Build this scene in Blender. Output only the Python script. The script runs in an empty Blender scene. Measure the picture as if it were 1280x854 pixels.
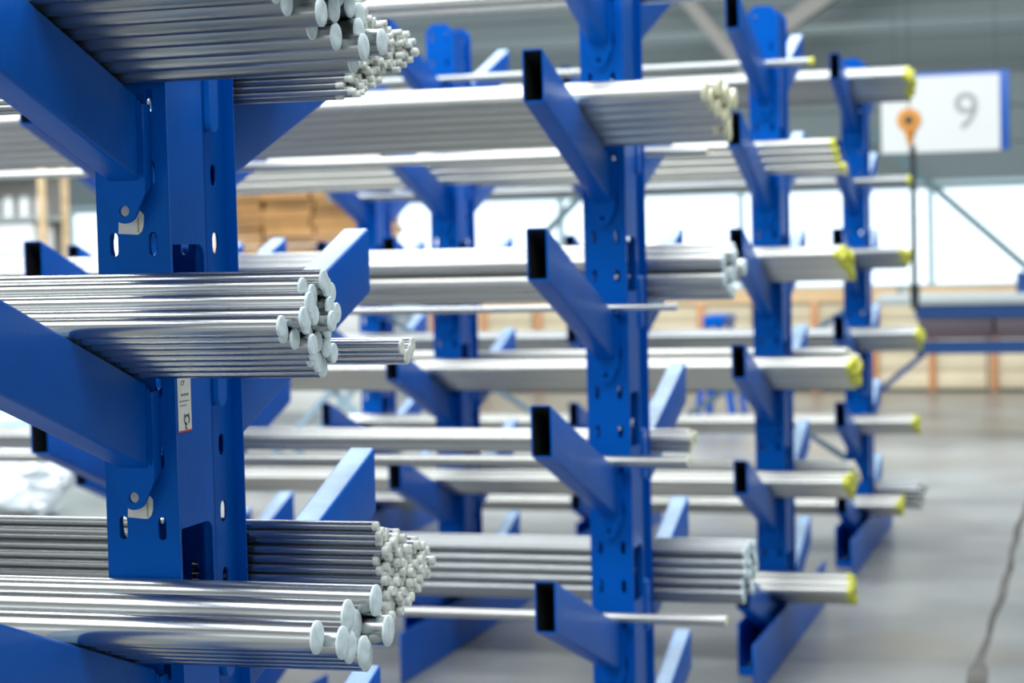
import bpy, bmesh, math, random
from mathutils import Matrix, Vector
random.seed(7)
S = bpy.context.scene
COL = S.collection
PI = math.pi

# ------------------------------------------------------------------ camera
F_PX = 2528.9
cam_d = bpy.data.cameras.new('camera')
cam = bpy.data.objects.new('camera', cam_d); COL.objects.link(cam)
yaw, pitch, roll = (math.radians(a) for a in (16.3593, 2.7768, 1.373))
fwd = Vector((-math.sin(yaw)*math.cos(pitch), math.cos(yaw)*math.cos(pitch), -math.sin(pitch)))
rgt = Vector((math.cos(yaw), math.sin(yaw), 0)); upv = rgt.cross(fwd)
r2 = rgt*math.cos(roll) - upv*math.sin(roll)
u2 = rgt*math.sin(roll) + upv*math.cos(roll)
cam.matrix_world = Matrix(((r2.x, u2.x, -fwd.x, 1.3047), (r2.y, u2.y, -fwd.y, -2.5744), (r2.z, u2.z, -fwd.z, 1.5687), (0, 0, 0, 1)))
cam_d.sensor_width = 36.0; cam_d.lens = F_PX/1280*36.0
cam_d.clip_start = .05; cam_d.clip_end = 200
cam_d.dof.use_dof = True; cam_d.dof.focus_distance = 2.68; cam_d.dof.aperture_fstop = 5.0
cam_d.dof.aperture_blades = 0
S.camera = cam

# ------------------------------------------------------------------ world, lamps, exposure
S.view_settings.view_transform = 'Standard'
S.view_settings.look = 'None'
S.view_settings.gamma = 1.0
S.view_settings.use_curve_mapping = False
S.view_settings.exposure = -0.05
w = bpy.data.worlds.new('sky'); S.world = w; w.use_nodes = True
bg = w.node_tree.nodes['Background']
bg.inputs[0].default_value = (.86, .95, 1.0, 1); bg.inputs[1].default_value = 2.2
CEIL = 7.0
for i, yy in enumerate((-3.2, 2.2, 7.6, 13.0)):       # long rooflights in the hall roof
    L = bpy.data.lights.new('rooflight_%d' % i, 'AREA'); L.shape = 'RECTANGLE'; L.size = 16; L.size_y = 3.6
    L.energy = 1180; L.color = (.93, .98, 1.0)
    lo = bpy.data.objects.new('rooflight_lamp', L); COL.objects.link(lo); lo.location = (-3.5, yy, CEIL-.12)

# ------------------------------------------------------------------ materials
def mat(name, col, rough=.5, metal=0., noise=None, bump=None, spec=.5, coat=0., scale=(1, 1, 1), rnd=0.):
    m = bpy.data.materials.new(name); m.use_nodes = True
    nt = m.node_tree; b = nt.nodes['Principled BSDF']
    b.inputs['Base Color'].default_value = (*col, 1); b.inputs['Roughness'].default_value = rough
    b.inputs['Metallic'].default_value = metal; b.inputs['Specular IOR Level'].default_value = spec
    if coat: b.inputs['Coat Weight'].default_value = coat; b.inputs['Coat Roughness'].default_value = .15
    tc = nt.nodes.new('ShaderNodeTexCoord'); mp = nt.nodes.new('ShaderNodeMapping')
    nt.links.new(tc.outputs['Object'], mp.inputs[0]); mp.inputs['Scale'].default_value = scale
    colout = None
    if noise:
        sc, lo, hi, det = noise
        n = nt.nodes.new('ShaderNodeTexNoise'); n.inputs['Scale'].default_value = sc; n.inputs['Detail'].default_value = det
        nt.links.new(mp.outputs[0], n.inputs['Vector'])
        r = nt.nodes.new('ShaderNodeMapRange'); r.inputs[1].default_value = .3; r.inputs[2].default_value = .7
        r.inputs[3].default_value = lo; r.inputs[4].default_value = hi
        nt.links.new(n.outputs[0], r.inputs[0])
        v = nt.nodes.new('ShaderNodeVectorMath'); v.operation = 'SCALE'; v.inputs[0].default_value = col
        nt.links.new(r.outputs[0], v.inputs['Scale']); colout = v.outputs[0]
    if rnd:
        oi = nt.nodes.new('ShaderNodeObjectInfo')
        r = nt.nodes.new('ShaderNodeMapRange'); r.inputs[3].default_value = 1-rnd; r.inputs[4].default_value = 1+rnd*.5
        nt.links.new(oi.outputs['Random'], r.inputs[0])
        v = nt.nodes.new('ShaderNodeVectorMath'); v.operation = 'SCALE'; v.inputs[0].default_value = col
        if colout: nt.links.new(colout, v.inputs[0])
        nt.links.new(r.outputs[0], v.inputs['Scale']); colout = v.outputs[0]
    if colout: nt.links.new(colout, b.inputs['Base Color'])
    if bump:
        n2 = nt.nodes.new('ShaderNodeTexNoise'); n2.inputs['Scale'].default_value = bump[0]; n2.inputs['Detail'].default_value = 3
        nt.links.new(mp.outputs[0], n2.inputs['Vector'])
        bp = nt.nodes.new('ShaderNodeBump'); bp.inputs['Strength'].default_value = bump[1]; bp.inputs['Distance'].default_value = .01
        nt.links.new(n2.outputs[0], bp.inputs['Height']); nt.links.new(bp.outputs[0], b.inputs['Normal'])
    return m

M = {}
M['blue'] = mat('blue_enamel', (.0, .088, .455), .38, noise=(5, .9, 1.06, 3), bump=(60, .03), spec=.22)
M['blue'].node_tree.nodes['Principled BSDF'].inputs['Specular Tint'].default_value = (.22, .72, 1, 1)
M['scuffed'] = mat('scuffed_blue_enamel_sheen', (.16, .27, .42), .33, noise=(9, .7, 1.3, 6), bump=(60, .04), spec=.5)  # arm tops: scuffed paint, with glancing window reflection painted into the lighter colour
M['raw'] = mat('raw_tube_inside', (.012, .014, .018), .7)  # near-black colour paints in the shade deep inside the open arm tubes
M['steel'] = mat('bright_drawn_steel', (.58, .59, .59), .24, 1., noise=(7, .80, 1.06, 4), scale=(.35, 9, 9), rnd=.12)
M['steel_grey'] = mat('grey_rolled_steel', (.42, .435, .44), .30, 1., noise=(7, .75, 1.08, 4), scale=(.35, 9, 9), rnd=.2)
M['steel_cream'] = mat('matt_drawn_steel', (.60, .595, .56), .34, 1., noise=(7, .85, 1.05, 3), scale=(.3, 9, 9), rnd=.1)
M['white_paint'] = mat('white_end_paint', (.70, .82, .86), .55, noise=(60, .82, 1.06, 3))
M['grey_paint'] = mat('chalky_end_paint', (.76, .79, .74), .6, noise=(80, .7, 1.1, 3), rnd=.15)
M['yellow_paint'] = mat('yellow_end_paint', (.62, .62, .06), .5, noise=(40, .8, 1.1, 3))
M['cream_paint'] = mat('cream_end_paint', (.80, .78, .56), .5, noise=(40, .75, 1.1, 3))
M['paper'] = mat('sticker_paper', (.72, .72, .68), .6, noise=(40, .85, 1.05, 3))
M['glue'] = mat('sticker_glue', (.45, .38, .24), .7)
M['ink'] = mat('black_ink', (.015, .02, .02), .5)
M['red'] = mat('red_ink', (.6, .05, .06), .5)
M['concrete'] = mat('concrete_floor', (.215, .22, .215), .30, noise=(1.3, .62, 1.28, 10), bump=(30, .05))
_nt = M['concrete'].node_tree; _b = _nt.nodes['Principled BSDF']; _src = _b.inputs['Base Color'].links[0].from_socket
_n = _nt.nodes.new('ShaderNodeTexNoise'); _n.inputs['Scale'].default_value = .55; _n.inputs['Detail'].default_value = 6
_nt.links.new(_nt.nodes['Mapping'].outputs[0], _n.inputs['Vector'])
_r = _nt.nodes.new('ShaderNodeMapRange'); _r.inputs[1].default_value = .50; _r.inputs[2].default_value = .68; _r.inputs[4].default_value = .55
_nt.links.new(_n.outputs[0], _r.inputs[0])
_m = _nt.nodes.new('ShaderNodeMix'); _m.data_type = 'RGBA'; _m.inputs['B'].default_value = (.22, .18, .115, 1)
_nt.links.new(_r.outputs[0], _m.inputs['Factor']); _nt.links.new(_src, _m.inputs['A']); _nt.links.new(_m.outputs['Result'], _b.inputs['Base Color'])
M['joint'] = mat('joint_filler', (.045, .043, .038), .8, noise=(3, .5, 2.2, 5))
M['cladding'] = mat('grey_cladding', (.155, .20, .21), .5, noise=(.4, .93, 1.06, 2))
M['lowwall'] = mat('pale_wall', (.55, .56, .54), .6, noise=(1, .9, 1.05, 3))
M['frame'] = mat('window_aluminium', (.42, .55, .60), .4, .3)
M['ceiling'] = mat('roof_sheet', (.50, .53, .54), .6)
M['strut'] = mat('teal_grey_steel', (.09, .17, .19), .45)
M['tan_strut'] = mat('primer_grey_steel', (.28, .27, .25), .5)
M['galv'] = mat('pale_blue_steel', (.30, .42, .50), .4, .2)
M['timber'] = mat('pale_timber', (.72, .52, .30), .65, noise=(3, .8, 1.1, 5), scale=(.5, 4, 4), rnd=.15)
M['timber2'] = mat('orange_timber', (.58, .27, .12), .65, noise=(3, .8, 1.1, 5))
M['board'] = mat('beige_board', (.70, .60, .42), .65, noise=(2, .88, 1.06, 4), rnd=.08)
M['carton'] = mat('brown_board', (.42, .22, .075), .7, noise=(3, .7, 1.2, 4), rnd=.3)
M['white'] = mat('white_plastic', (.78, .80, .80), .4, rnd=.05)
M['film'] = mat('crumpled_film', (.72, .78, .80), .25, noise=(5, .75, 1.1, 5))
M['teal'] = mat('teal_film', (.40, .58, .60), .3, noise=(5, .75, 1.1, 5))
M['signblue'] = mat('sign_blue', (.012, .09, .40), .4)
M['signwhite'] = mat('sign_white', (.60, .61, .60), .5)
M['signgrey'] = mat('numeral_grey', (.27, .29, .30), .5)
M['orange'] = mat('orange_enamel', (.62, .26, .04), .4)
M['darksteel'] = mat('dark_steel', (.05, .065, .07), .4, .6)
M['navy'] = mat('navy_enamel', (.004, .045, .17), .4)
M['brown'] = mat('dark_brown_drawer', (.075, .055, .07), .5)
M['benchtop'] = mat('grey_sheet', (.42, .46, .46), .4, .3)
g = bpy.data.materials.new('window_glass'); g.use_nodes = True
nt = g.node_tree; nt.nodes.clear()
o_ = nt.nodes.new('ShaderNodeOutputMaterial'); mx = nt.nodes.new('ShaderNodeMixShader'); t_ = nt.nodes.new('ShaderNodeBsdfTransparent'); gl = nt.nodes.new('ShaderNodeBsdfGlossy')
t_.inputs[0].default_value = (.95, .98, 1, 1); gl.inputs['Roughness'].default_value = .02
fr = nt.nodes.new('ShaderNodeFresnel'); nt.links.new(fr.outputs[0], mx.inputs[0])
nt.links.new(t_.outputs[0], mx.inputs[1]); nt.links.new(gl.outputs[0], mx.inputs[2]); nt.links.new(mx.outputs[0], o_.inputs[0])
M['glass'] = g

# ------------------------------------------------------------------ helpers
def link(name, me, parent=None, loc=None, rotz=0.):
    o = bpy.data.objects.new(name, me); COL.objects.link(o)
    if parent: o.parent = parent
    if loc is not None: o.location = loc
    if rotz: o.rotation_euler = (0, 0, rotz)
    return o
def tag(o, label=None, cat=None, group=None, kind=None):
    if label: o['label'] = label
    if cat: o['category'] = cat
    if group: o['group'] = group
    if kind: o['kind'] = kind
    return o
def thing(name, label, cat, loc=(0, 0, 0), group=None, rotz=0.):
    return tag(link(name, None, None, loc, rotz), label, cat, group)
def bm_mesh(bm, m, smooth=False, name='mesh'):
    me = bpy.data.meshes.new(name)
    bmesh.ops.recalc_face_normals(bm, faces=bm.faces[:])
    bm.to_mesh(me); bm.free()
    for x in (m if isinstance(m, (list, tuple)) else [m]): me.materials.append(M[x] if isinstance(x, str) else x)
    if smooth:
        for p in me.polygons: p.use_smooth = True
        me.set_sharp_from_angle(angle=math.radians(38))
    return me
def add_box(bm, x0, x1, y0, y1, z0, z1, bev=0.):
    vs = [bm.verts.new((x, y, z)) for x in (x0, x1) for y in (y0, y1) for z in (z0, z1)]
    fs = []
    for q in ((0, 1, 3, 2), (4, 6, 7, 5), (0, 4, 5, 1), (2, 3, 7, 6), (0, 2, 6, 4), (1, 5, 7, 3)): fs.append(bm.faces.new([vs[i] for i in q]))
    if bev:
        ed = list({e for f in fs for e in f.edges})
        bmesh.ops.bevel(bm, geom=ed, offset=bev, segments=2, profile=.5, affect='EDGES')
def box(name, m, b, parent=None, bev=0., loc=None):
    bm = bmesh.new(); add_box(bm, *b, bev=bev)
    return link(name, bm_mesh(bm, m, bev > 0), parent, loc)
def add_bar(bm, a, b, wx, wy, upref=(0, 0, 1)):
    a, b = Vector(a), Vector(b); d = (b-a).normalized(); s = d.cross(Vector(upref))
    if s.length < 1e-4: s = d.cross(Vector((0, 1, 0)))
    s.normalize(); t = s.cross(d)
    vs = [bm.verts.new(p + s*i*wx/2 + t*j*wy/2) for p in (a, b) for i, j in ((-1, -1), (1, -1), (1, 1), (-1, 1))]
    bm.faces.new(vs[:4]); bm.faces.new(vs[4:])
    for i in range(4): bm.faces.new((vs[i], vs[(i+1) % 4], vs[4+(i+1) % 4], vs[4+i]))
def bar_obj(name, m, a, b, wx, wy, parent=None):
    bm = bmesh.new(); add_bar(bm, a, b, wx, wy); return link(name, bm_mesh(bm, m), parent)
def lathe_x(prof, seg, m, smooth=True):
    """profile [(x, r)] turned about the X axis; r == 0 closes"""
    bm = bmesh.new(); prev = None
    for x, r in prof:
        if r == 0: ring = [bm.verts.new((x, 0, 0))]
        else: ring = [bm.verts.new((x, r*math.cos(2*PI*i/seg), r*math.sin(2*PI*i/seg))) for i in range(seg)]
        if prev:
            for i in range(seg):
                j = (i+1) % seg
                if len(prev) == 1 and len(ring) > 1: bm.faces.new((prev[0], ring[j], ring[i]))
                elif len(ring) == 1 and len(prev) > 1: bm.faces.new((prev[i], prev[j], ring[0]))
                else: bm.faces.new((prev[i], prev[j], ring[j], ring[i]))
        prev = ring
    return bm_mesh(bm, m, smooth)
def plate_mesh(outline, holes, thick, mapf, m):
    """flat plate with holes; outline in (u, v); extruded by thick; mapf(u, v, w) -> xyz with w in 0..thick"""
    cu = bpy.data.curves.new('c', 'CURVE'); cu.dimensions = '2D'; cu.fill_mode = 'BOTH'; cu.extrude = thick/2
    for pts in [outline]+holes:
        sp = cu.splines.new('POLY'); sp.points.add(len(pts)-1); sp.use_cyclic_u = True
        for p, (u, v) in zip(sp.points, pts): p.co = (u, v, 0, 1)
    o = bpy.data.objects.new('c', cu); COL.objects.link(o)
    dg = bpy.context.evaluated_depsgraph_get()
    me = bpy.data.meshes.new_from_object(o.evaluated_get(dg))
    bpy.data.objects.remove(o); bpy.data.curves.remove(cu)
    bm = bmesh.new(); bm.from_mesh(me); bpy.data.meshes.remove(me)
    bmesh.ops.remove_doubles(bm, verts=bm.verts[:], dist=1e-6)
    for v in bm.verts: v.co = Vector(mapf(v.co.x, v.co.y, v.co.z+thick/2))
    return bm_mesh(bm, m)
def slot(u, v, wd, ht, n=5):
    r = wd/2; pts = []
    for c, a0 in ((v+ht/2-r, 0), (v-ht/2+r, PI)):
        for i in range(n+1):
            a = a0+PI*i/n; pts.append((u+r*math.cos(a), c+r*math.sin(a)))
    return pts
def circ(u, v, r, n=16): return [(u+r*math.cos(2*PI*i/n), v+r*math.sin(2*PI*i/n)) for i in range(n)]

# ------------------------------------------------------------------ the hall
XL, XR, YF, YB = -19., 11., -9., 20.
fl = tag(box('floor', 'concrete', (XL, XR, YF, YB+.3, -.2, 0)), kind='structure')
jm = bmesh.new()
random.seed(3)
y = YF; pts = []
while y < YB-3: pts.append((y, .862+.006*math.sin(y*2.1)+.004*math.sin(y*7.3), .011+.008*abs(math.sin(y*1.7))+(.018 if 4.0 < y < 4.85 else 0))); y += .12
prev = None
for y, x, hw in pts:
    cur = [jm.verts.new((x-hw, y, .0012)), jm.verts.new((x+hw, y, .0012))]
    if prev: jm.faces.new((prev[0], prev[1], cur[1], cur[0]))
    prev = cur
link('joint_strip', bm_mesh(jm, 'joint'), fl)
tag(box('ceiling', 'ceiling', (XL, XR, YF, YB+.3, CEIL, CEIL+.2)), kind='structure')
SILL, HEAD = .97, 2.1
wb = tag(box('wall_back', 'lowwall', (XL, XR, YB, YB+.25, 0, SILL)), kind='structure')
box('upper_wall', 'cladding', (XL, XR, YB+.02, YB+.25, HEAD, CEIL), wb)
bm = bmesh.new(); add_box(bm, -5.99, 5.99, -.03, 0, .004, .386, .006); pmesh = bm_mesh(bm, 'cladding')
zz = HEAD+.05
while zz+.4 < CEIL:
    for cx in (XL+6.2, XL+18.2, XL+24.0):
        if cx > XL+20: continue
        link('cladding_panel', pmesh, wb, (cx, YB+.02, zz))
    zz += .39
box('sill_board', 'frame', (XL, XR, YB-.12, YB+.1, SILL-.05, SILL), wb)
box('head_rail', 'frame', (XL, XR, YB-.03, YB+.1, HEAD, HEAD+.05), wb)
for nm, b in (('wall_left', (XL-.2, XL, YF, YB+.25)), ('wall_right', (XR, XR+.2, YF, YB+.25)), ('wall_front', (XL, XR, YF-.2, YF))):
    wm = 'cladding' if nm == 'wall_right' else 'lowwall'
    wl = tag(box(nm, wm, (*b, 0, 1.2)), kind='structure')
    box('upper_wall', wm, (*b, 1.2 if nm == 'wall_right' else 2.6, CEIL), wl)
nx = 0; xs = [-.52+2.1*i for i in range(-8, 3)]
box('side_wall_panel', 'cladding', (xs[-1], XR, YB, YB+.25, SILL, HEAD), wb)
box('side_wall_panel', 'cladding', (XL, xs[0], YB, YB+.25, SILL, HEAD), wb)
for i in range(len(xs)-1):
    wn = tag(link('window_%d' % (i+1), None, None, ((xs[i]+xs[i+1])/2, YB+.08, SILL)), kind='structure')
    h = HEAD-SILL; hw = (xs[i+1]-xs[i])/2
    for nm, b in (('frame_side', (-hw, -hw+.035, -.03, .03, 0, h)), ('frame_side', (hw-.035, hw, -.03, .03, 0, h)), ('frame_rail', (-hw+.035, hw-.035, -.03, .03, 0, .045)), ('frame_rail', (-hw+.035, hw-.035, -.03, .03, h-.045, h))):
        box(nm, 'frame', b, wn)
    box('pane', 'glass', (-hw+.035, hw-.035, -.004, .004, .045, h-.045), wn)
# wind bracing and roof struts in front of the back wall
for n, (a, b, m, t) in enumerate((((-1.35, 19.5, 2.9), (1.35, 19.5, .42), 'strut', .075), ((-3.4, 19.5, 2.96), (-6.2, 19.5, .3), 'strut', .075),
                       ((-.55, 19.3, 4.75), (-2.05, 19.3, 3.78), 'tan_strut', .17), ((-3.6, 19.3, 4.9), (-2.35, 19.3, 3.3), 'tan_strut', .14),
                       ((-14, 19.3, 3.78), (11, 19.3, 3.78), 'cladding', .10))):
    tag(bar_obj('trim_%d' % (n+1), m, a, b, t, t), kind='structure')

# ------------------------------------------------------------------ cantilever racks
W, D, H = .1115, .2312, 2.43
TH = math.atan2(.224, .647); TAN = math.tan(TH)
ARM_H, ARM_W, ARM_L = .119, .050, .647
PITCH_X = 1.268
ROWS = {1: (0., 0.), 2: (.0812, 2.4587), 3: (.0914, 4.9726), 4: (.1313, 7.4072)}
def jb(k): return 1.6594+.4*k          # underside of an arm where it meets the upright
levels = [.08+.1*i for i in range(0, 24)]
fr_out = [(-W/2, 0), (W/2, 0), (W/2, H-.03), (W/2-.025, H), (-W/2+.025, H), (-W/2, H-.03)]
fslots = [slot(s*.0301, z, .0125, .034) for s in (-1, 1) for z in levels]
front_me = plate_mesh(fr_out, fslots, .004, lambda u, v, t: (u, t, v), 'blue')
def side_me(sgn, ins, y0, y1, us):
    return plate_mesh([(y0, 0), (y1, 0), (y1, H-.03), (y0, H-.03)], [slot(u, z, .021, .034) for u in us for z in levels], .004,
                      lambda u, v, t: (sgn*(W/2-ins-t), u, v), 'blue')
def cutout(z):
    pts = [(.008, z), (.008, z+.14)]
    for i in range(6): a = PI/2-PI/2*i/5; pts.append((.094+.018*math.cos(a), z+.122+.018*math.sin(a)))
    return pts+[(.112, z)]
sideR1 = plate_mesh([(.004, 0), (.122, 0), (.122, H-.03), (.004, H-.03)], [cutout(jb(k)+ARM_H+.06) for k in (0, -1, -2, -3, -4)], .004, lambda u, v, t: (W/2-t, u, v), 'blue')
sideR2 = side_me(1, .016, .118, D-.004, [.186])
rear_me = plate_mesh(fr_out, [slot(u, z, wd, .034) for u, wd in ((-.030, .0125), (.020, .034)) for z in levels], .004, lambda u, v, t: (u, D-t, v), 'blue')
bm = bmesh.new(); add_box(bm, W/2-.020, W/2, .118, .122, 0, H-.03); lip_me = bm_mesh(bm, 'blue')
sideL1 = plate_mesh([(.004, 0), (.122, 0), (.122, H-.03), (.004, H-.03)], [slot(.062, z, .04, .05) for z in levels], .004, lambda u, v, t: (-W/2+t, u, v), 'blue'); sideL2 = side_me(-1, .005, .118, D-.004, [.160])
# arm: hollow rectangular tube, cut upright at its open end
def rrect(hw, z0, z1, r, n=3):
    pts = []
    for cx, cz, a0 in ((hw-r, z1-r, 0), (-hw+r, z1-r, PI/2), (-hw+r, z0+r, PI), (hw-r, z0+r, 1.5*PI)):
        for i in range(n+1):
            a = a0+PI/2*i/n; pts.append((cx+r*math.cos(a), cz+r*math.sin(a)))
    return pts
bm = bmesh.new()
def ring(pts, y): return [bm.verts.new((x, -y, z+y*TAN)) for x, z in pts]
po, pi_ = rrect(ARM_W/2, 0, ARM_H, .006), rrect(ARM_W/2-.0035, .0035, ARM_H-.0035, .004)
rings = [ring(po, .0255), ring(po, ARM_L), ring(pi_, ARM_L), ring(pi_, .03)]
for a, b in zip(rings, rings[1:]):
    for i in range(len(a)): j = (i+1) % len(a); bm.faces.new((a[i], a[j], b[j], b[i]))
bm.faces.new(rings[0]); bm.faces.new(rings[-1])
bm.normal_update()
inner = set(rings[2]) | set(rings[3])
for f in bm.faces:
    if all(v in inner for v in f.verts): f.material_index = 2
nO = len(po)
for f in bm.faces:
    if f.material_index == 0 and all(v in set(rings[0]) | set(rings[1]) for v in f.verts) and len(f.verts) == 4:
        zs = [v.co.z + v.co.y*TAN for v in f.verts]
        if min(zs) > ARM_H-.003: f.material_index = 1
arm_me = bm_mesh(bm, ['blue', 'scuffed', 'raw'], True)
bo = [(-.0325, .114), (-.0325, -.008)]
for i in range(9):
    a = PI*(1.14+.72*i/8); bo.append((.0195*math.cos(a), -.031+.0195*math.sin(a)))
bo += [(.0325, -.008), (.0325, .114)]
bracket_me = plate_mesh(bo, [circ(0, -.033, .0078)], .006, lambda u, v, t: (u, -.019-t, v), 'blue')
bm = bmesh.new()
for sx in (-1, 1):
    q = [bm.verts.new((sx*x, y, z)) for x in (.0275, .0325) for y, z in ((-.019, -.010), (0, .004), (0, .114), (-.019, .114))]
    bm.faces.new(q[:4]); bm.faces.new(q[4:])
    for i in range(4): bm.faces.new((q[i], q[(i+1) % 4], q[4+(i+1) % 4], q[4+i]))
flange_me = bm_mesh(bm, 'blue')
# side claw of the bracket, with rounded corners
co = slot(.146, .03, .030, .135, 8)
claw_me = plate_mesh(co, [], .022, lambda u, v, t: (W/2-.0158+t, u, v+ARM_H), 'blue')
bm = bmesh.new(); add_bar(bm, (.0265, -.0257, .005+.008), (.0265, -.0257, ARM_H), .005, .004, (0, 1, 0)); weld_me = bm_mesh(bm, 'blue')
# base
BL = .80
bside = plate_mesh([(-BL, .004), (D+BL, .004), (D+BL, .187), (D+BL-.05, .187), (-BL+.05, .187), (-BL, .187)], [], .006, lambda u, v, t: (t, u, v), 'blue')
bsideL = plate_mesh([(-.42, .004), (D+.42, .004), (D+.42, .187), (-.42, .187)], [], .006, lambda u, v, t: (t, u, v), 'blue')
bm = bmesh.new(); add_box(bm, -.055, .055, -.006, 0, .004, .03); bend = bm_mesh(bm, 'blue')
bm = bmesh.new(); add_box(bm, -.052, .052, -.42, D+.42, 0, .004); bbot = bm_mesh(bm, 'blue')
bm = bmesh.new(); add_bar(bm, (0, 0, 0), (-PITCH_X+W, 0, .75), .03, .008, (0, 1, 0)); brace_a = bm_mesh(bm, 'galv')
bm = bmesh.new(); add_bar(bm, (0, .01, .75), (-PITCH_X+W, .01, 0), .03, .008, (0, 1, 0)); brace_b = bm_mesh(bm, 'galv')
bm = bmesh.new(); add_box(bm, -PITCH_X+W, 0, -.02, .02, -.025, .025, .004); tie_me = bm_mesh(bm, 'blue')

RACK_LABEL = {1: 'blue cantilever rack with torn white stickers on its slotted upright',
              2: 'blue cantilever rack standing directly behind the rack with torn stickers',
              3: 'blue cantilever rack between the second rack and the one beside the crane hook',
              4: 'blue cantilever rack closest to the windows, its bars reaching the number sign'}
NC = {1: 3, 2: 3, 3: 3, 4: 3}
racks = {}
for r, (X, Y) in ROWS.items():
    rk = thing('cantilever_rack', RACK_LABEL[r], 'rack', (X, Y, 0)); racks[r] = rk
    for c in range(NC[r]):
        x = -c*PITCH_X
        up = link('upright', front_me, rk, (x, 0, 0))
        link('rear_plate', rear_me, up); link('fold_lip', lip_me, up)
        for me in (sideR1, sideR2, sideL1, sideL2): link('side_plate', me, up)
        bs = link('base', bbot, rk, (x, 0, 0))
        link('base_plate', bside, bs, (.0565, 0, 0)); link('base_plate', bsideL, bs, (-.0625, 0, 0))
        link('base_end', bend, bs, (0, -.42, 0)); link('base_end', bend, bs, (0, D+.426, 0))
        for k in (1, 0, -1, -2, -3, -4):
            for rear in (0, 1):
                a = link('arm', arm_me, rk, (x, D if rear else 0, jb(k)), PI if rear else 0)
                link('arm_bracket', bracket_me, a); link('bracket_flange', flange_me, a); link('weld_bead', weld_me, a)
                if k < 1: link('bracket_claw', claw_me, a)
        if c < NC[r]-1 and r > 1:
            link('tie_rail', tie_me, rk, (x-W/2, D/2, .32)); 
            if r == 4:
                link('brace', brace_a, rk, (x-W/2, D/2, .45)); link('brace', brace_b, rk, (x-W/2, D/2, .45))
# stickers on the first upright
def sticker_rem(z, name, label):
    me = plate_mesh([(-.020, -.012), (.010, -.014), (.016, -.010), (.019, -.002), (.020, .013), (.006, .029), (-.017, .034)], [], .0012, lambda u, v, t: (u-.002, -.0004-t, v+z), 'paper')
    o = link(name, me, racks[1]); o['label'] = label
    box('glue_streak', 'glue', (.008, .0105, -.0021, -.0017, z-.011, z+.01), o)
sticker_rem(jb(0)-.052, 'torn_sticker', 'torn white paper sticker under the arm bracket')
sticker_rem(jb(-1)-.052, 'torn_sticker', 'torn white paper sticker under the arm bracket')
lab = box('label_sticker', 'paper', (W/2+.0004, W/2+.0010, .008, .050, 1.314, 1.392), racks[1]); lab['label'] = 'white printed sticker with a round mark and red edge'
box('red_edge', 'red', (W/2+.0010, W/2+.0013, .008, .050, 1.314, 1.3165), lab)
def text(body, size, loc, parent, m='ink', name='lettering', rot=(PI/2, 0, PI/2), ext=.0002, ofs=0.):
    cu = bpy.data.curves.new('t', 'FONT'); cu.body = body; cu.size = size; cu.align_x = 'CENTER'; cu.align_y = 'CENTER'; cu.extrude = ext; cu.offset = ofs
    o = bpy.data.objects.new('t', cu); COL.objects.link(o)
    dg = bpy.context.evaluated_depsgraph_get(); me = bpy.data.meshes.new_from_object(o.evaluated_get(dg))
    bpy.data.objects.remove(o); bpy.data.curves.remove(cu)
    me.materials.clear(); me.materials.append(M[m])
    t = link(name, me, parent, loc); t.rotation_euler = rot
    return t
text('CY', .0095, (W/2+.0012, .024, 1.383), lab)
for i, (z, a, b) in enumerate(((1.3665, .018, .044), (1.3575, .012, .046), (1.3515, .014, .034))):
    yy = a
    while yy < b-.003:
        ww = .003+.003*((i*7+int(yy*1e4)) % 3)/3
        box('print_line', 'ink', (W/2+.0010, W/2+.0012, yy, yy+ww*.8, z-.0011*(1.6 if i == 0 else .8), z+.0011*(1.6 if i == 0 else .8)), lab); yy += ww*1.35
# the round mark: two linked strokes
mk = bmesh.new()
def stroke(pts, wdt):
    for (a, b), (c, e) in zip(pts, pts[1:]): add_bar(mk, (W/2+.0012, a, b), (W/2+.0012, c, e), wdt, .0004, (1, 0, 0))
stroke([(.0345+.008*math.cos(a), 1.3305+.0062*math.sin(a)) for a in [PI*.1*i-.9 for i in range(0, 19)]], .0026)
stroke([(.040, 1.333), (.041, 1.3395)], .0026); stroke([(.031, 1.327), (.0295, 1.3195), (.034, 1.318)], .0026); stroke([(.026, 1.336), (.0275, 1.339)], .002)
link('round_mark', bm_mesh(mk, 'ink'), lab)

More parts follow.
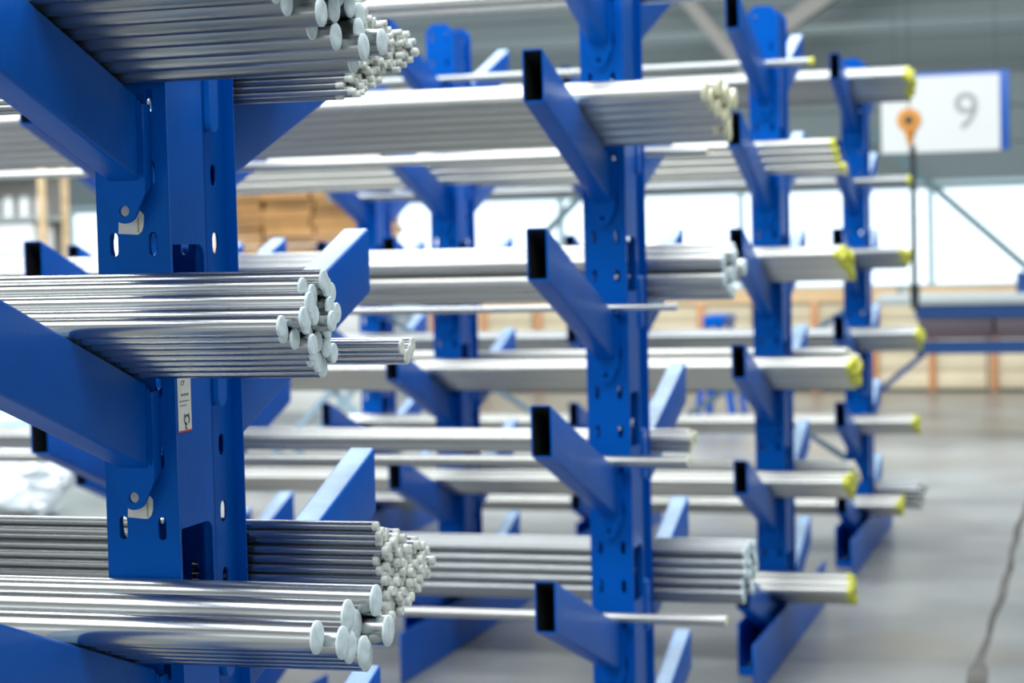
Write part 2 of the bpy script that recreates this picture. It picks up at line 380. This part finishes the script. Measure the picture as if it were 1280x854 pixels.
# ------------------------------------------------------------------ steel bars
shaft_cache = {}
def shaft_mesh(d, L, m, seg, capL, paint):
    key = (round(d, 5), L, m, seg, capL, paint)
    if key not in shaft_cache:
        R = d/2
        sh = lathe_x([(-L, 0), (-L, R), (-capL, R), (-capL, 0)], seg, m)
        ch = min(.0012, R*.2)
        cp = lathe_x([(-capL, 0), (-capL, R*1.012), (-ch, R*1.012), (0, R*.93), (.0003, R*.5), (.0002, 0)], seg, paint)
        shaft_cache[key] = (sh, cp)
    return shaft_cache[key]
def pile(row, k, rear, d, counts, xend, label, group, m='steel', paint='white_paint', capL=.0035, jit=.006, slope=0., gap=0., h0=0., L=3.0, seg=28, step=1.012, name='steel_bar', xs=None):
    X, Y = ROWS[row]; R = d/2; zv = jb(k)+ARM_H; dd = d*step
    ct, st = math.cos(TH), math.sin(TH)
    me, cap = shaft_mesh(d, L, m, seg, capL, paint)
    t0 = (R+.002+h0+(R+.0004)*st)/ct
    idx = 0
    for j, n in enumerate(counts):
        nn = R+.0006+j*dd*.8660
        t = t0+(j*.5 % 1)*dd
        while t*ct-nn*st < R+.002+h0-1e-6: t += dd
        for i in range(n):
            tt = t+i*(dd+gap)
            h = tt*ct-nn*st; z = zv+tt*st+nn*ct
            y = Y-h if not rear else Y+D+h
            xe = X+xend+slope*h+random.uniform(-jit, jit)
            if xs and idx < len(xs): xe = X+xs[idx]
            idx += 1
            o = link(name, me, None, (xe, y, z)); o.rotation_euler = (random.uniform(-PI, PI), 0, 0)
            tag(o, label, 'steel bar' if name == 'steel_bar' else 'steel rod', group)
            link('painted_end', cap, o)
random.seed(11)
A, B, C_, D_ = 'rack with torn stickers', 'second rack', 'third rack', 'rack nearest the windows'
# rack with the stickers (sharp foreground)
pile(1, 0, 0, .0355, [8, 7, 6, 4], .360, 'thick grey steel bar with pale end on the upper front arm of the sticker rack', 'thick bars above the torn sticker', 'steel_grey', jit=.03, seg=32)
pile(1, 0, 1, .0096, [26, 25, 24, 23, 22, 20, 18, 16, 14, 12, 10, 8, 7, 6, 5, 4, 2], .232, 'thin chalky-ended steel rod in the dense upper bundle behind the stickered upright', 'thin rods on the upper rear arm', 'steel_grey', 'grey_paint', .012, .012, .12, h0=.008, seg=14, step=1.03, name='steel_rod')
pile(1, -1, 0, .0275, [8, 7, 6, 5, 3], .312, 'round steel bar with pale blue-white end in the bundle between the two torn stickers', 'bars between the torn stickers', 'steel', jit=.016, seg=32)
pile(1, -1, 1, .0232, [3, 1], .305, 'slim steel bar poking out behind the bundle between the torn stickers', 'four bars on the middle rear arm', 'steel', 'grey_paint', .003, .004, seg=28)
pile(1, -2, 0, .0425, [5, 4, 1], .362, 'very thick polished steel bar with pale painted end below the lower torn sticker', 'thickest bars on the lower front arm', 'steel', jit=.018, seg=40)
pile(1, -2, 1, .0143, [16, 15, 14, 13, 12, 11, 9, 8, 6, 5, 3, 2, 1], .268, 'pencil-thick chalky-ended steel rod in the lower rear bundle behind the stickered upright', 'rods on the lower rear arm', 'steel', 'grey_paint', .008, .008, .05, seg=18, step=1.02, name='steel_rod')
# second rack
pile(2, 1, 1, .030, [3, 1], .27, 'steel bar high on the rear top arm of the second rack', 'bars on the top rear arm of the second rack', 'steel', 'cream_paint', .006, .02, seg=18)
pile(2, 0, 0, .050, [6, 5, 1], .34, 'thick cream-ended steel bar on the upper front arm of the second rack', 'thick cream-ended bars', 'steel_cream', 'cream_paint', .012, .02, seg=20)
pile(2, 0, 1, .020, [2], .227, 'slim steel bar on the upper rear arm of the second rack', 'slim bars on the upper rear arm', 'steel_cream', 'cream_paint', .004, .01, seg=14)
pile(2, -1, 0, .019, [1], .192, 'single thin steel bar lying on the middle front arm of the second rack', None, 'steel', 'grey_paint', .003, .0, seg=14)
pile(2, -1, 1, .046, [5, 4, 3], .263, 'thick steel bar on the middle rear arm of the second rack', 'thick bars on the middle rear arm', 'steel_cream', 'white_paint', .008, .02, seg=20)
pile(2, -2, 0, .028, [1], .214, 'single steel bar lying on the lower front arm of the second rack', None, 'steel_cream', 'cream_paint', .003, .0, seg=18)
pile(2, -2, 1, .032, [3, 2], .16, 'steel bar on the lower rear arm of the second rack', 'bars on the lower rear arm of the second rack', 'steel_cream', 'cream_paint', .005, .01, seg=18)
pile(2, -3, 0, .026, [1], .304, 'single bright steel bar on the bottom visible front arm of the second rack', None, 'steel_cream', 'cream_paint', .003, .0, seg=18)
pile(2, -3, 1, .0265, [9, 8, 7, 6, 5, 3], .300, 'grey steel bar with pale ragged end in the bottom rear bundle of the second rack', 'bottom rear bundle of the second rack', 'steel_grey', 'white_paint', .006, .012, seg=18)
# third rack
YP = dict(paint='yellow_paint', capL=.02, seg=16)
pile(3, 1, 0, .030, [1], .195, 'single steel bar on the top front arm of the third rack', None, 'steel_grey', jit=0, **YP)
pile(3, 0, 0, .038, [4], .298, 'yellow-tipped steel bar spaced along the upper front arm of the third rack', 'spaced bars on the upper front arm', 'steel_cream', jit=.01, gap=.040, **YP)
pile(3, 0, 1, .034, [2], .27, 'steel bar on the upper rear arm of the third rack', 'upper rear bars of the third rack', 'steel', 'cream_paint', .005, .01, seg=14)
pile(3, -1, 0, .040, [7, 6, 2], .325, 'yellow-tipped steel bar on the middle front arm of the third rack', 'middle front bundle of the third rack', 'steel_cream', jit=.02, **YP)
pile(3, -1, 1, .030, [1], .249, 'single steel bar on the middle rear arm of the third rack', None, 'steel', jit=0, **YP)
pile(3, -2, 0, .040, [7, 6, 2], .343, 'yellow-tipped steel bar on the lower front arm of the third rack', 'lower front bundle of the third rack', 'steel_cream', jit=.015, **YP)
pile(3, -2, 1, .024, [11, 10, 8, 6, 4, 2], .25, 'thin pale steel bar on the lower rear arm of the third rack', 'lower rear bundle of the third rack', 'steel_cream', 'cream_paint', .006, .01, .1, seg=12)
pile(3, -3, 0, .026, [9, 8, 6], .322, 'yellow-tipped thin steel bar on the second lowest front arm of the third rack', 'second lowest front bundle of the third rack', 'steel_cream', jit=.008, **YP)
pile(3, -3, 1, .034, [3, 3, 2], .29, 'steel bar on the second lowest rear arm of the third rack', 'second lowest rear bundle of the third rack', 'steel_cream', 'cream_paint', .006, .01, seg=14)
pile(3, -4, 0, .038, [6, 5, 3], .319, 'yellow-tipped steel bar on the floor level arm of the third rack', 'floor level bundle of the third rack', 'steel_cream', jit=.01, **YP)
# rack by the windows
pile(4, 1, 0, .044, [7, 6, 4], .300, 'yellow-tipped steel bar on the top front arm of the rack nearest the windows', 'top front bundle by the windows', 'steel_grey', jit=.015, **YP)
pile(4, 0, 0, .046, [1], .284, 'single steel bar on the upper front arm of the rack nearest the windows', None, 'steel_grey', jit=0, **YP)
pile(4, -1, 0, .040, [6, 3], .27, 'yellow-tipped steel bar on the middle front arm of the rack nearest the windows', 'middle front bundle by the windows', 'steel_grey', jit=.03, **YP)
pile(4, -2, 0, .042, [6, 5], .335, 'yellow-tipped steel bar on the lower front arm of the rack nearest the windows', 'lower front bundle by the windows', 'steel_grey', jit=.01, **YP)
pile(4, -3, 0, .030, [7, 6, 3], .307, 'yellow-tipped steel bar on the second lowest front arm of the rack nearest the windows', 'second lowest front bundle by the windows', 'steel_cream', jit=.01, **YP)
pile(4, -4, 0, .032, [6, 5, 3], .226, 'yellow-tipped steel bar on the floor level front arm of the rack nearest the windows', 'floor level front bundle by the windows', 'steel_cream', jit=.01, **YP)
pile(4, -4, 1, .022, [11, 10, 9, 7, 5], .27, 'dark grey steel bar on the floor level rear arm of the rack nearest the windows', 'floor level rear bundle by the windows', 'steel_grey', 'grey_paint', .004, .02, .1, seg=12)

# ------------------------------------------------------------------ things along the back of the hall
# hanging number sign
sg = thing('number_sign', 'white hanging sign with grey numeral 9 and blue edge', 'sign', (.09, 14.0, 2.22))
box('backboard', 'signblue', (-.50, .50, 0, .05, 0, .63), sg, .004)
box('white_panel', 'signwhite', (-.50, .43, -.012, -.0005, 0, .605), sg)
text('9', .42, (.17, -.0135, .30), sg, 'signgrey', 'numeral', (PI/2, 0, 0), .001)
for x in (-.4, .4): bar_obj('hanger', 'darksteel', (x, .025, .63), (x, .025, CEIL-2.22), .008, .008, sg)
# crane hook block on its cable
hk = thing('crane_hook', 'orange pulley block with dark chain hanging before the number sign', 'crane hook', (0, 12.0, 1.03))
bm = bmesh.new(); bmesh.ops.create_cone(bm, cap_ends=True, segments=28, radius1=.085, radius2=.085, depth=.07)
bmesh.ops.rotate(bm, verts=bm.verts[:], cent=(0, 0, 0), matrix=Matrix.Rotation(PI/2, 3, 'X'))
bmesh.ops.bevel(bm, geom=[e for e in bm.edges if len(e.link_faces) == 2 and e.calc_face_angle() > 1], offset=.012, segments=2, affect='EDGES')
link('pulley_block', bm_mesh(bm, 'orange', True), hk, (-.01, 0, 1.34))
bm = bmesh.new(); bmesh.ops.create_cone(bm, cap_ends=True, segments=16, radius1=.012, radius2=.045, depth=.12)
link('block_neck', bm_mesh(bm, 'orange', True), hk, (-.005, 0, 1.215))
bm = bmesh.new(); bmesh.ops.create_cone(bm, cap_ends=True, segments=20, radius1=.03, radius2=.03, depth=.085)
bmesh.ops.rotate(bm, verts=bm.verts[:], cent=(0, 0, 0), matrix=Matrix.Rotation(PI/2, 3, 'X'))
link('sheave_pin', bm_mesh(bm, 'darksteel', True), hk, (-.01, 0, 1.34))
bm = bmesh.new(); bmesh.ops.create_cone(bm, cap_ends=True, segments=10, radius1=.022, radius2=.022, depth=1.0)
link('chain', bm_mesh(bm, 'darksteel', True), hk, (.012, 0, .66))
bm = bmesh.new(); bmesh.ops.create_cone(bm, cap_ends=True, segments=14, radius1=.026, radius2=.038, depth=.17)
link('hook_weight', bm_mesh(bm, 'darksteel', True), hk, (.012, 0, .085))
bar_obj('hoist_cable', 'darksteel', (-.01, 0, 1.42), (-.01, 0, CEIL-1.03), .008, .008, hk)
# blue work bench
bn = thing('steel_bench', 'dark blue steel bench with grey top and brown drawers beside the timber crates', 'bench', (-.37, 13.0, 0))
box('bench_top', 'benchtop', (0, 2.6, -.1, .7, 1.03, 1.10), bn, .005)
box('rail', 'navy', (.30, 2.6, -.08, -.03, .93, 1.03), bn); box('rail', 'navy', (.30, 2.6, -.08, -.03, .66, .76), bn)
for i in range(4): box('drawer', 'brown', (.32+.57*i, .32+.57*i+.55, -.07, .5, .77, .92), bn, .004)
for x, y in ((1.5, -.05), (2.5, -.05), (1.5, .6), (2.5, .6)): box('leg', 'navy', (x, x+.06, y, y+.06, 0, 1.03), bn)
bar_obj('brace', 'navy', (.36, -.02, .66), (-.05, -.02, .32), .04, .04, bn); bar_obj('brace', 'navy', (-.05, -.02, .34), (-.05, -.02, 0), .04, .04, bn)
box('post', 'navy', (1.03, 1.12, .3, .38, 1.10, 1.26), bn)
# timber crates along the wall
for i in range(6):
    x0 = -5.6+1.16*i*1.0
    cr = thing('timber_crate', 'long low crate of pale boards with orange battens under the windows', 'crate', (x0, 17.8, 0), 'crates under the windows')
    for j in range(5): box('board', 'board', (.0, 1.14, .02, .05, .03+.174*j, .03+.174*j+.166), cr, .003)
    for x in (.02, .585): box('batten', 'timber2', (x, x+.07, -.015, .02, 0.01, .90), cr, .003)
    box('lid', 'timber', (-.01, 1.15, -.01, .75, .90, .93), cr, .003)
    for j in range(5): box('board', 'board', (.0, 1.14, .70, .73, .03+.174*j, .03+.174*j+.166), cr, .003)
for i in range(3):
    x0 = -.9-1.16*0+i*1.18
    st = thing('timber_bundle', 'bundle of orange pine planks lying on the crates under the windows', 'timber', (-5.2+i*2.3, 18.0, .93), 'plank bundles on the crates')
    for j in range(3):
        for q in range(3): box('plank', 'timber', (0, 2.2, q*.13, q*.13+.12, j*.035, j*.035+.032), st)
# blue trestle
tr = thing('trestle', 'small blue trestle standing in front of the timber crates', 'trestle', (-1.95, 15.0, 0))
box('top_beam', 'blue', (-.09, .09, -.3, .3, .80, .90), tr, .006)
for sx in (-1, 1):
    for sy in (-1, 1): bar_obj('leg', 'blue', (sx*.05, sy*.25, .80), (sx*.16, sy*.28, 0), .05, .05, tr)
# stack of brown boards
ws = thing('board_stack', 'tall stack of brown boards on a pallet beyond the racks', 'timber', (-6.3, 14.0, 0))
box('pallet', 'timber', (0, 1.5, 0, 1.0, 1.30, 1.44), ws)
stl = thing('stillage', 'grey box stillage carrying the stack of brown boards', 'stillage', (-6.3, 14.0, 0))
for zq in (.12, .42, .72, 1.02): box('side_board', 'lowwall', (.02, 1.48, .02, .05, zq, zq+.27), stl, .004)
for x in (0, 1.44):
    for y in (0, .94): box('post', 'galv', (x, x+.06, y, y+.06, 0, 1.299), stl)
for y in (.0, .94): box('top_rail', 'galv', (.06, 1.44, y, y+.06, 1.24, 1.299), stl)
random.seed(5)
for j in range(8):
    for q in range(3):
        dx = random.uniform(-.03, .03); box('board', 'carton', (q*.48+dx, q*.48+.46+dx, random.uniform(-.03, .01), .98, 1.443+j*.08, 1.443+j*.08+.072), ws)
pk = tag(box('paper_parcel', 'white', (-5.42, -5.12, 13.98, 14.3, 2.077, 2.30), None, .02), 'white wrapped parcel lying on the brown board stack', 'parcel')
# shelf at far left
sh = thing('storage_shelf', 'grey storage shelf with tan posts beside the bright window', 'shelf', (-8.6, 13.0, 0))
for x in (0, 1.12):
    for y in (0, .4): box('post', 'timber', (x, x+.05, y, y+.05, 0, 2.5), sh)
for z in (.5, 1.0, 1.42, 1.86, 2.35): box('shelf_board', 'benchtop', (.05, 1.12, 0, .45, z, z+.04), sh)
box('back_panel', 'tan_strut', (.05, 1.12, .45, .46, 0, 2.4), sh)
random.seed(9)
for i in range(7):
    j = thing('storage_jar', 'white round jar standing on the grey storage shelf', 'jar', (-8.45+.155*i, 13.12, 1.9005), 'jars on the grey shelf')
    bm = bmesh.new(); bmesh.ops.create_cone(bm, cap_ends=True, segments=18, radius1=.052, radius2=.05, depth=.15); bmesh.ops.translate(bm, verts=bm.verts[:], vec=(0, 0, .075)); link('body', bm_mesh(bm, 'white', True), j)
    bm = bmesh.new(); bmesh.ops.create_cone(bm, cap_ends=True, segments=18, radius1=.045, radius2=.045, depth=.03); bmesh.ops.translate(bm, verts=bm.verts[:], vec=(0, 0, .166)); link('lid', bm_mesh(bm, 'benchtop', True), j)
for i in range(2):
    tag(box('white_carton', 'white', (-8.5+.5*i, -8.05+.5*i, 13.02, 13.4, 1.465, 1.84), None, .01), 'white carton on the shelf below the jars', 'carton', 'cartons on the grey shelf')
# crumpled plastic film
def crumple(name, m, loc, sc, label, seed):
    bm = bmesh.new(); bmesh.ops.create_icosphere(bm, subdivisions=4, radius=1)
    from mathutils import noise as N
    for v in bm.verts:
        p = v.co.normalized(); off = Vector((seed*3.1, seed, 0))
        f = 1+.35*N.noise(p*1.6+off)+.22*abs(N.noise(p*4+off))+.10*N.noise(p*9+off)
        q = p*f; v.co = (q.x*sc[0], q.y*sc[1], max(q.z, -.75)*sc[2])
    zmin = min(v.co.z for v in bm.verts); bmesh.ops.translate(bm, verts=bm.verts[:], vec=(0, 0, -zmin))
    o = link(name, bm_mesh(bm, m, True), None, loc); tag(o, label, 'plastic film')
crumple('plastic_film', 'film', (-5.0, 8.2, 0), (.30, .3, .22), 'heap of crumpled clear-white plastic film on the floor', 1)
crumple('plastic_sheet', 'teal', (-6.3, 10.6, 0), (.55, .4, .42), 'large heap of pale teal plastic sheeting on the floor', 4)

# pale blue folding stand behind the racks
fs = thing('folding_stand', 'pale blue folding stand with crossed legs beyond the racks', 'stand', (-3.65, 10.0, 0))
for yq in (0, .5):
    bar_obj('leg', 'galv', (-.58, yq, .02), (.50, yq, 1.13), .05, .04, fs); bar_obj('leg', 'galv', (.58, yq+.05, .02), (-.50, yq+.05, 1.13), .05, .04, fs)
for x in (-.50, .50): box('top_rail', 'galv', (x-.03, x+.03, -.06, .62, 1.13, 1.18), fs)
for x in (-.58, .58): box('foot_rail', 'galv', (x-.03, x+.03, -.06, .62, 0, .04), fs)
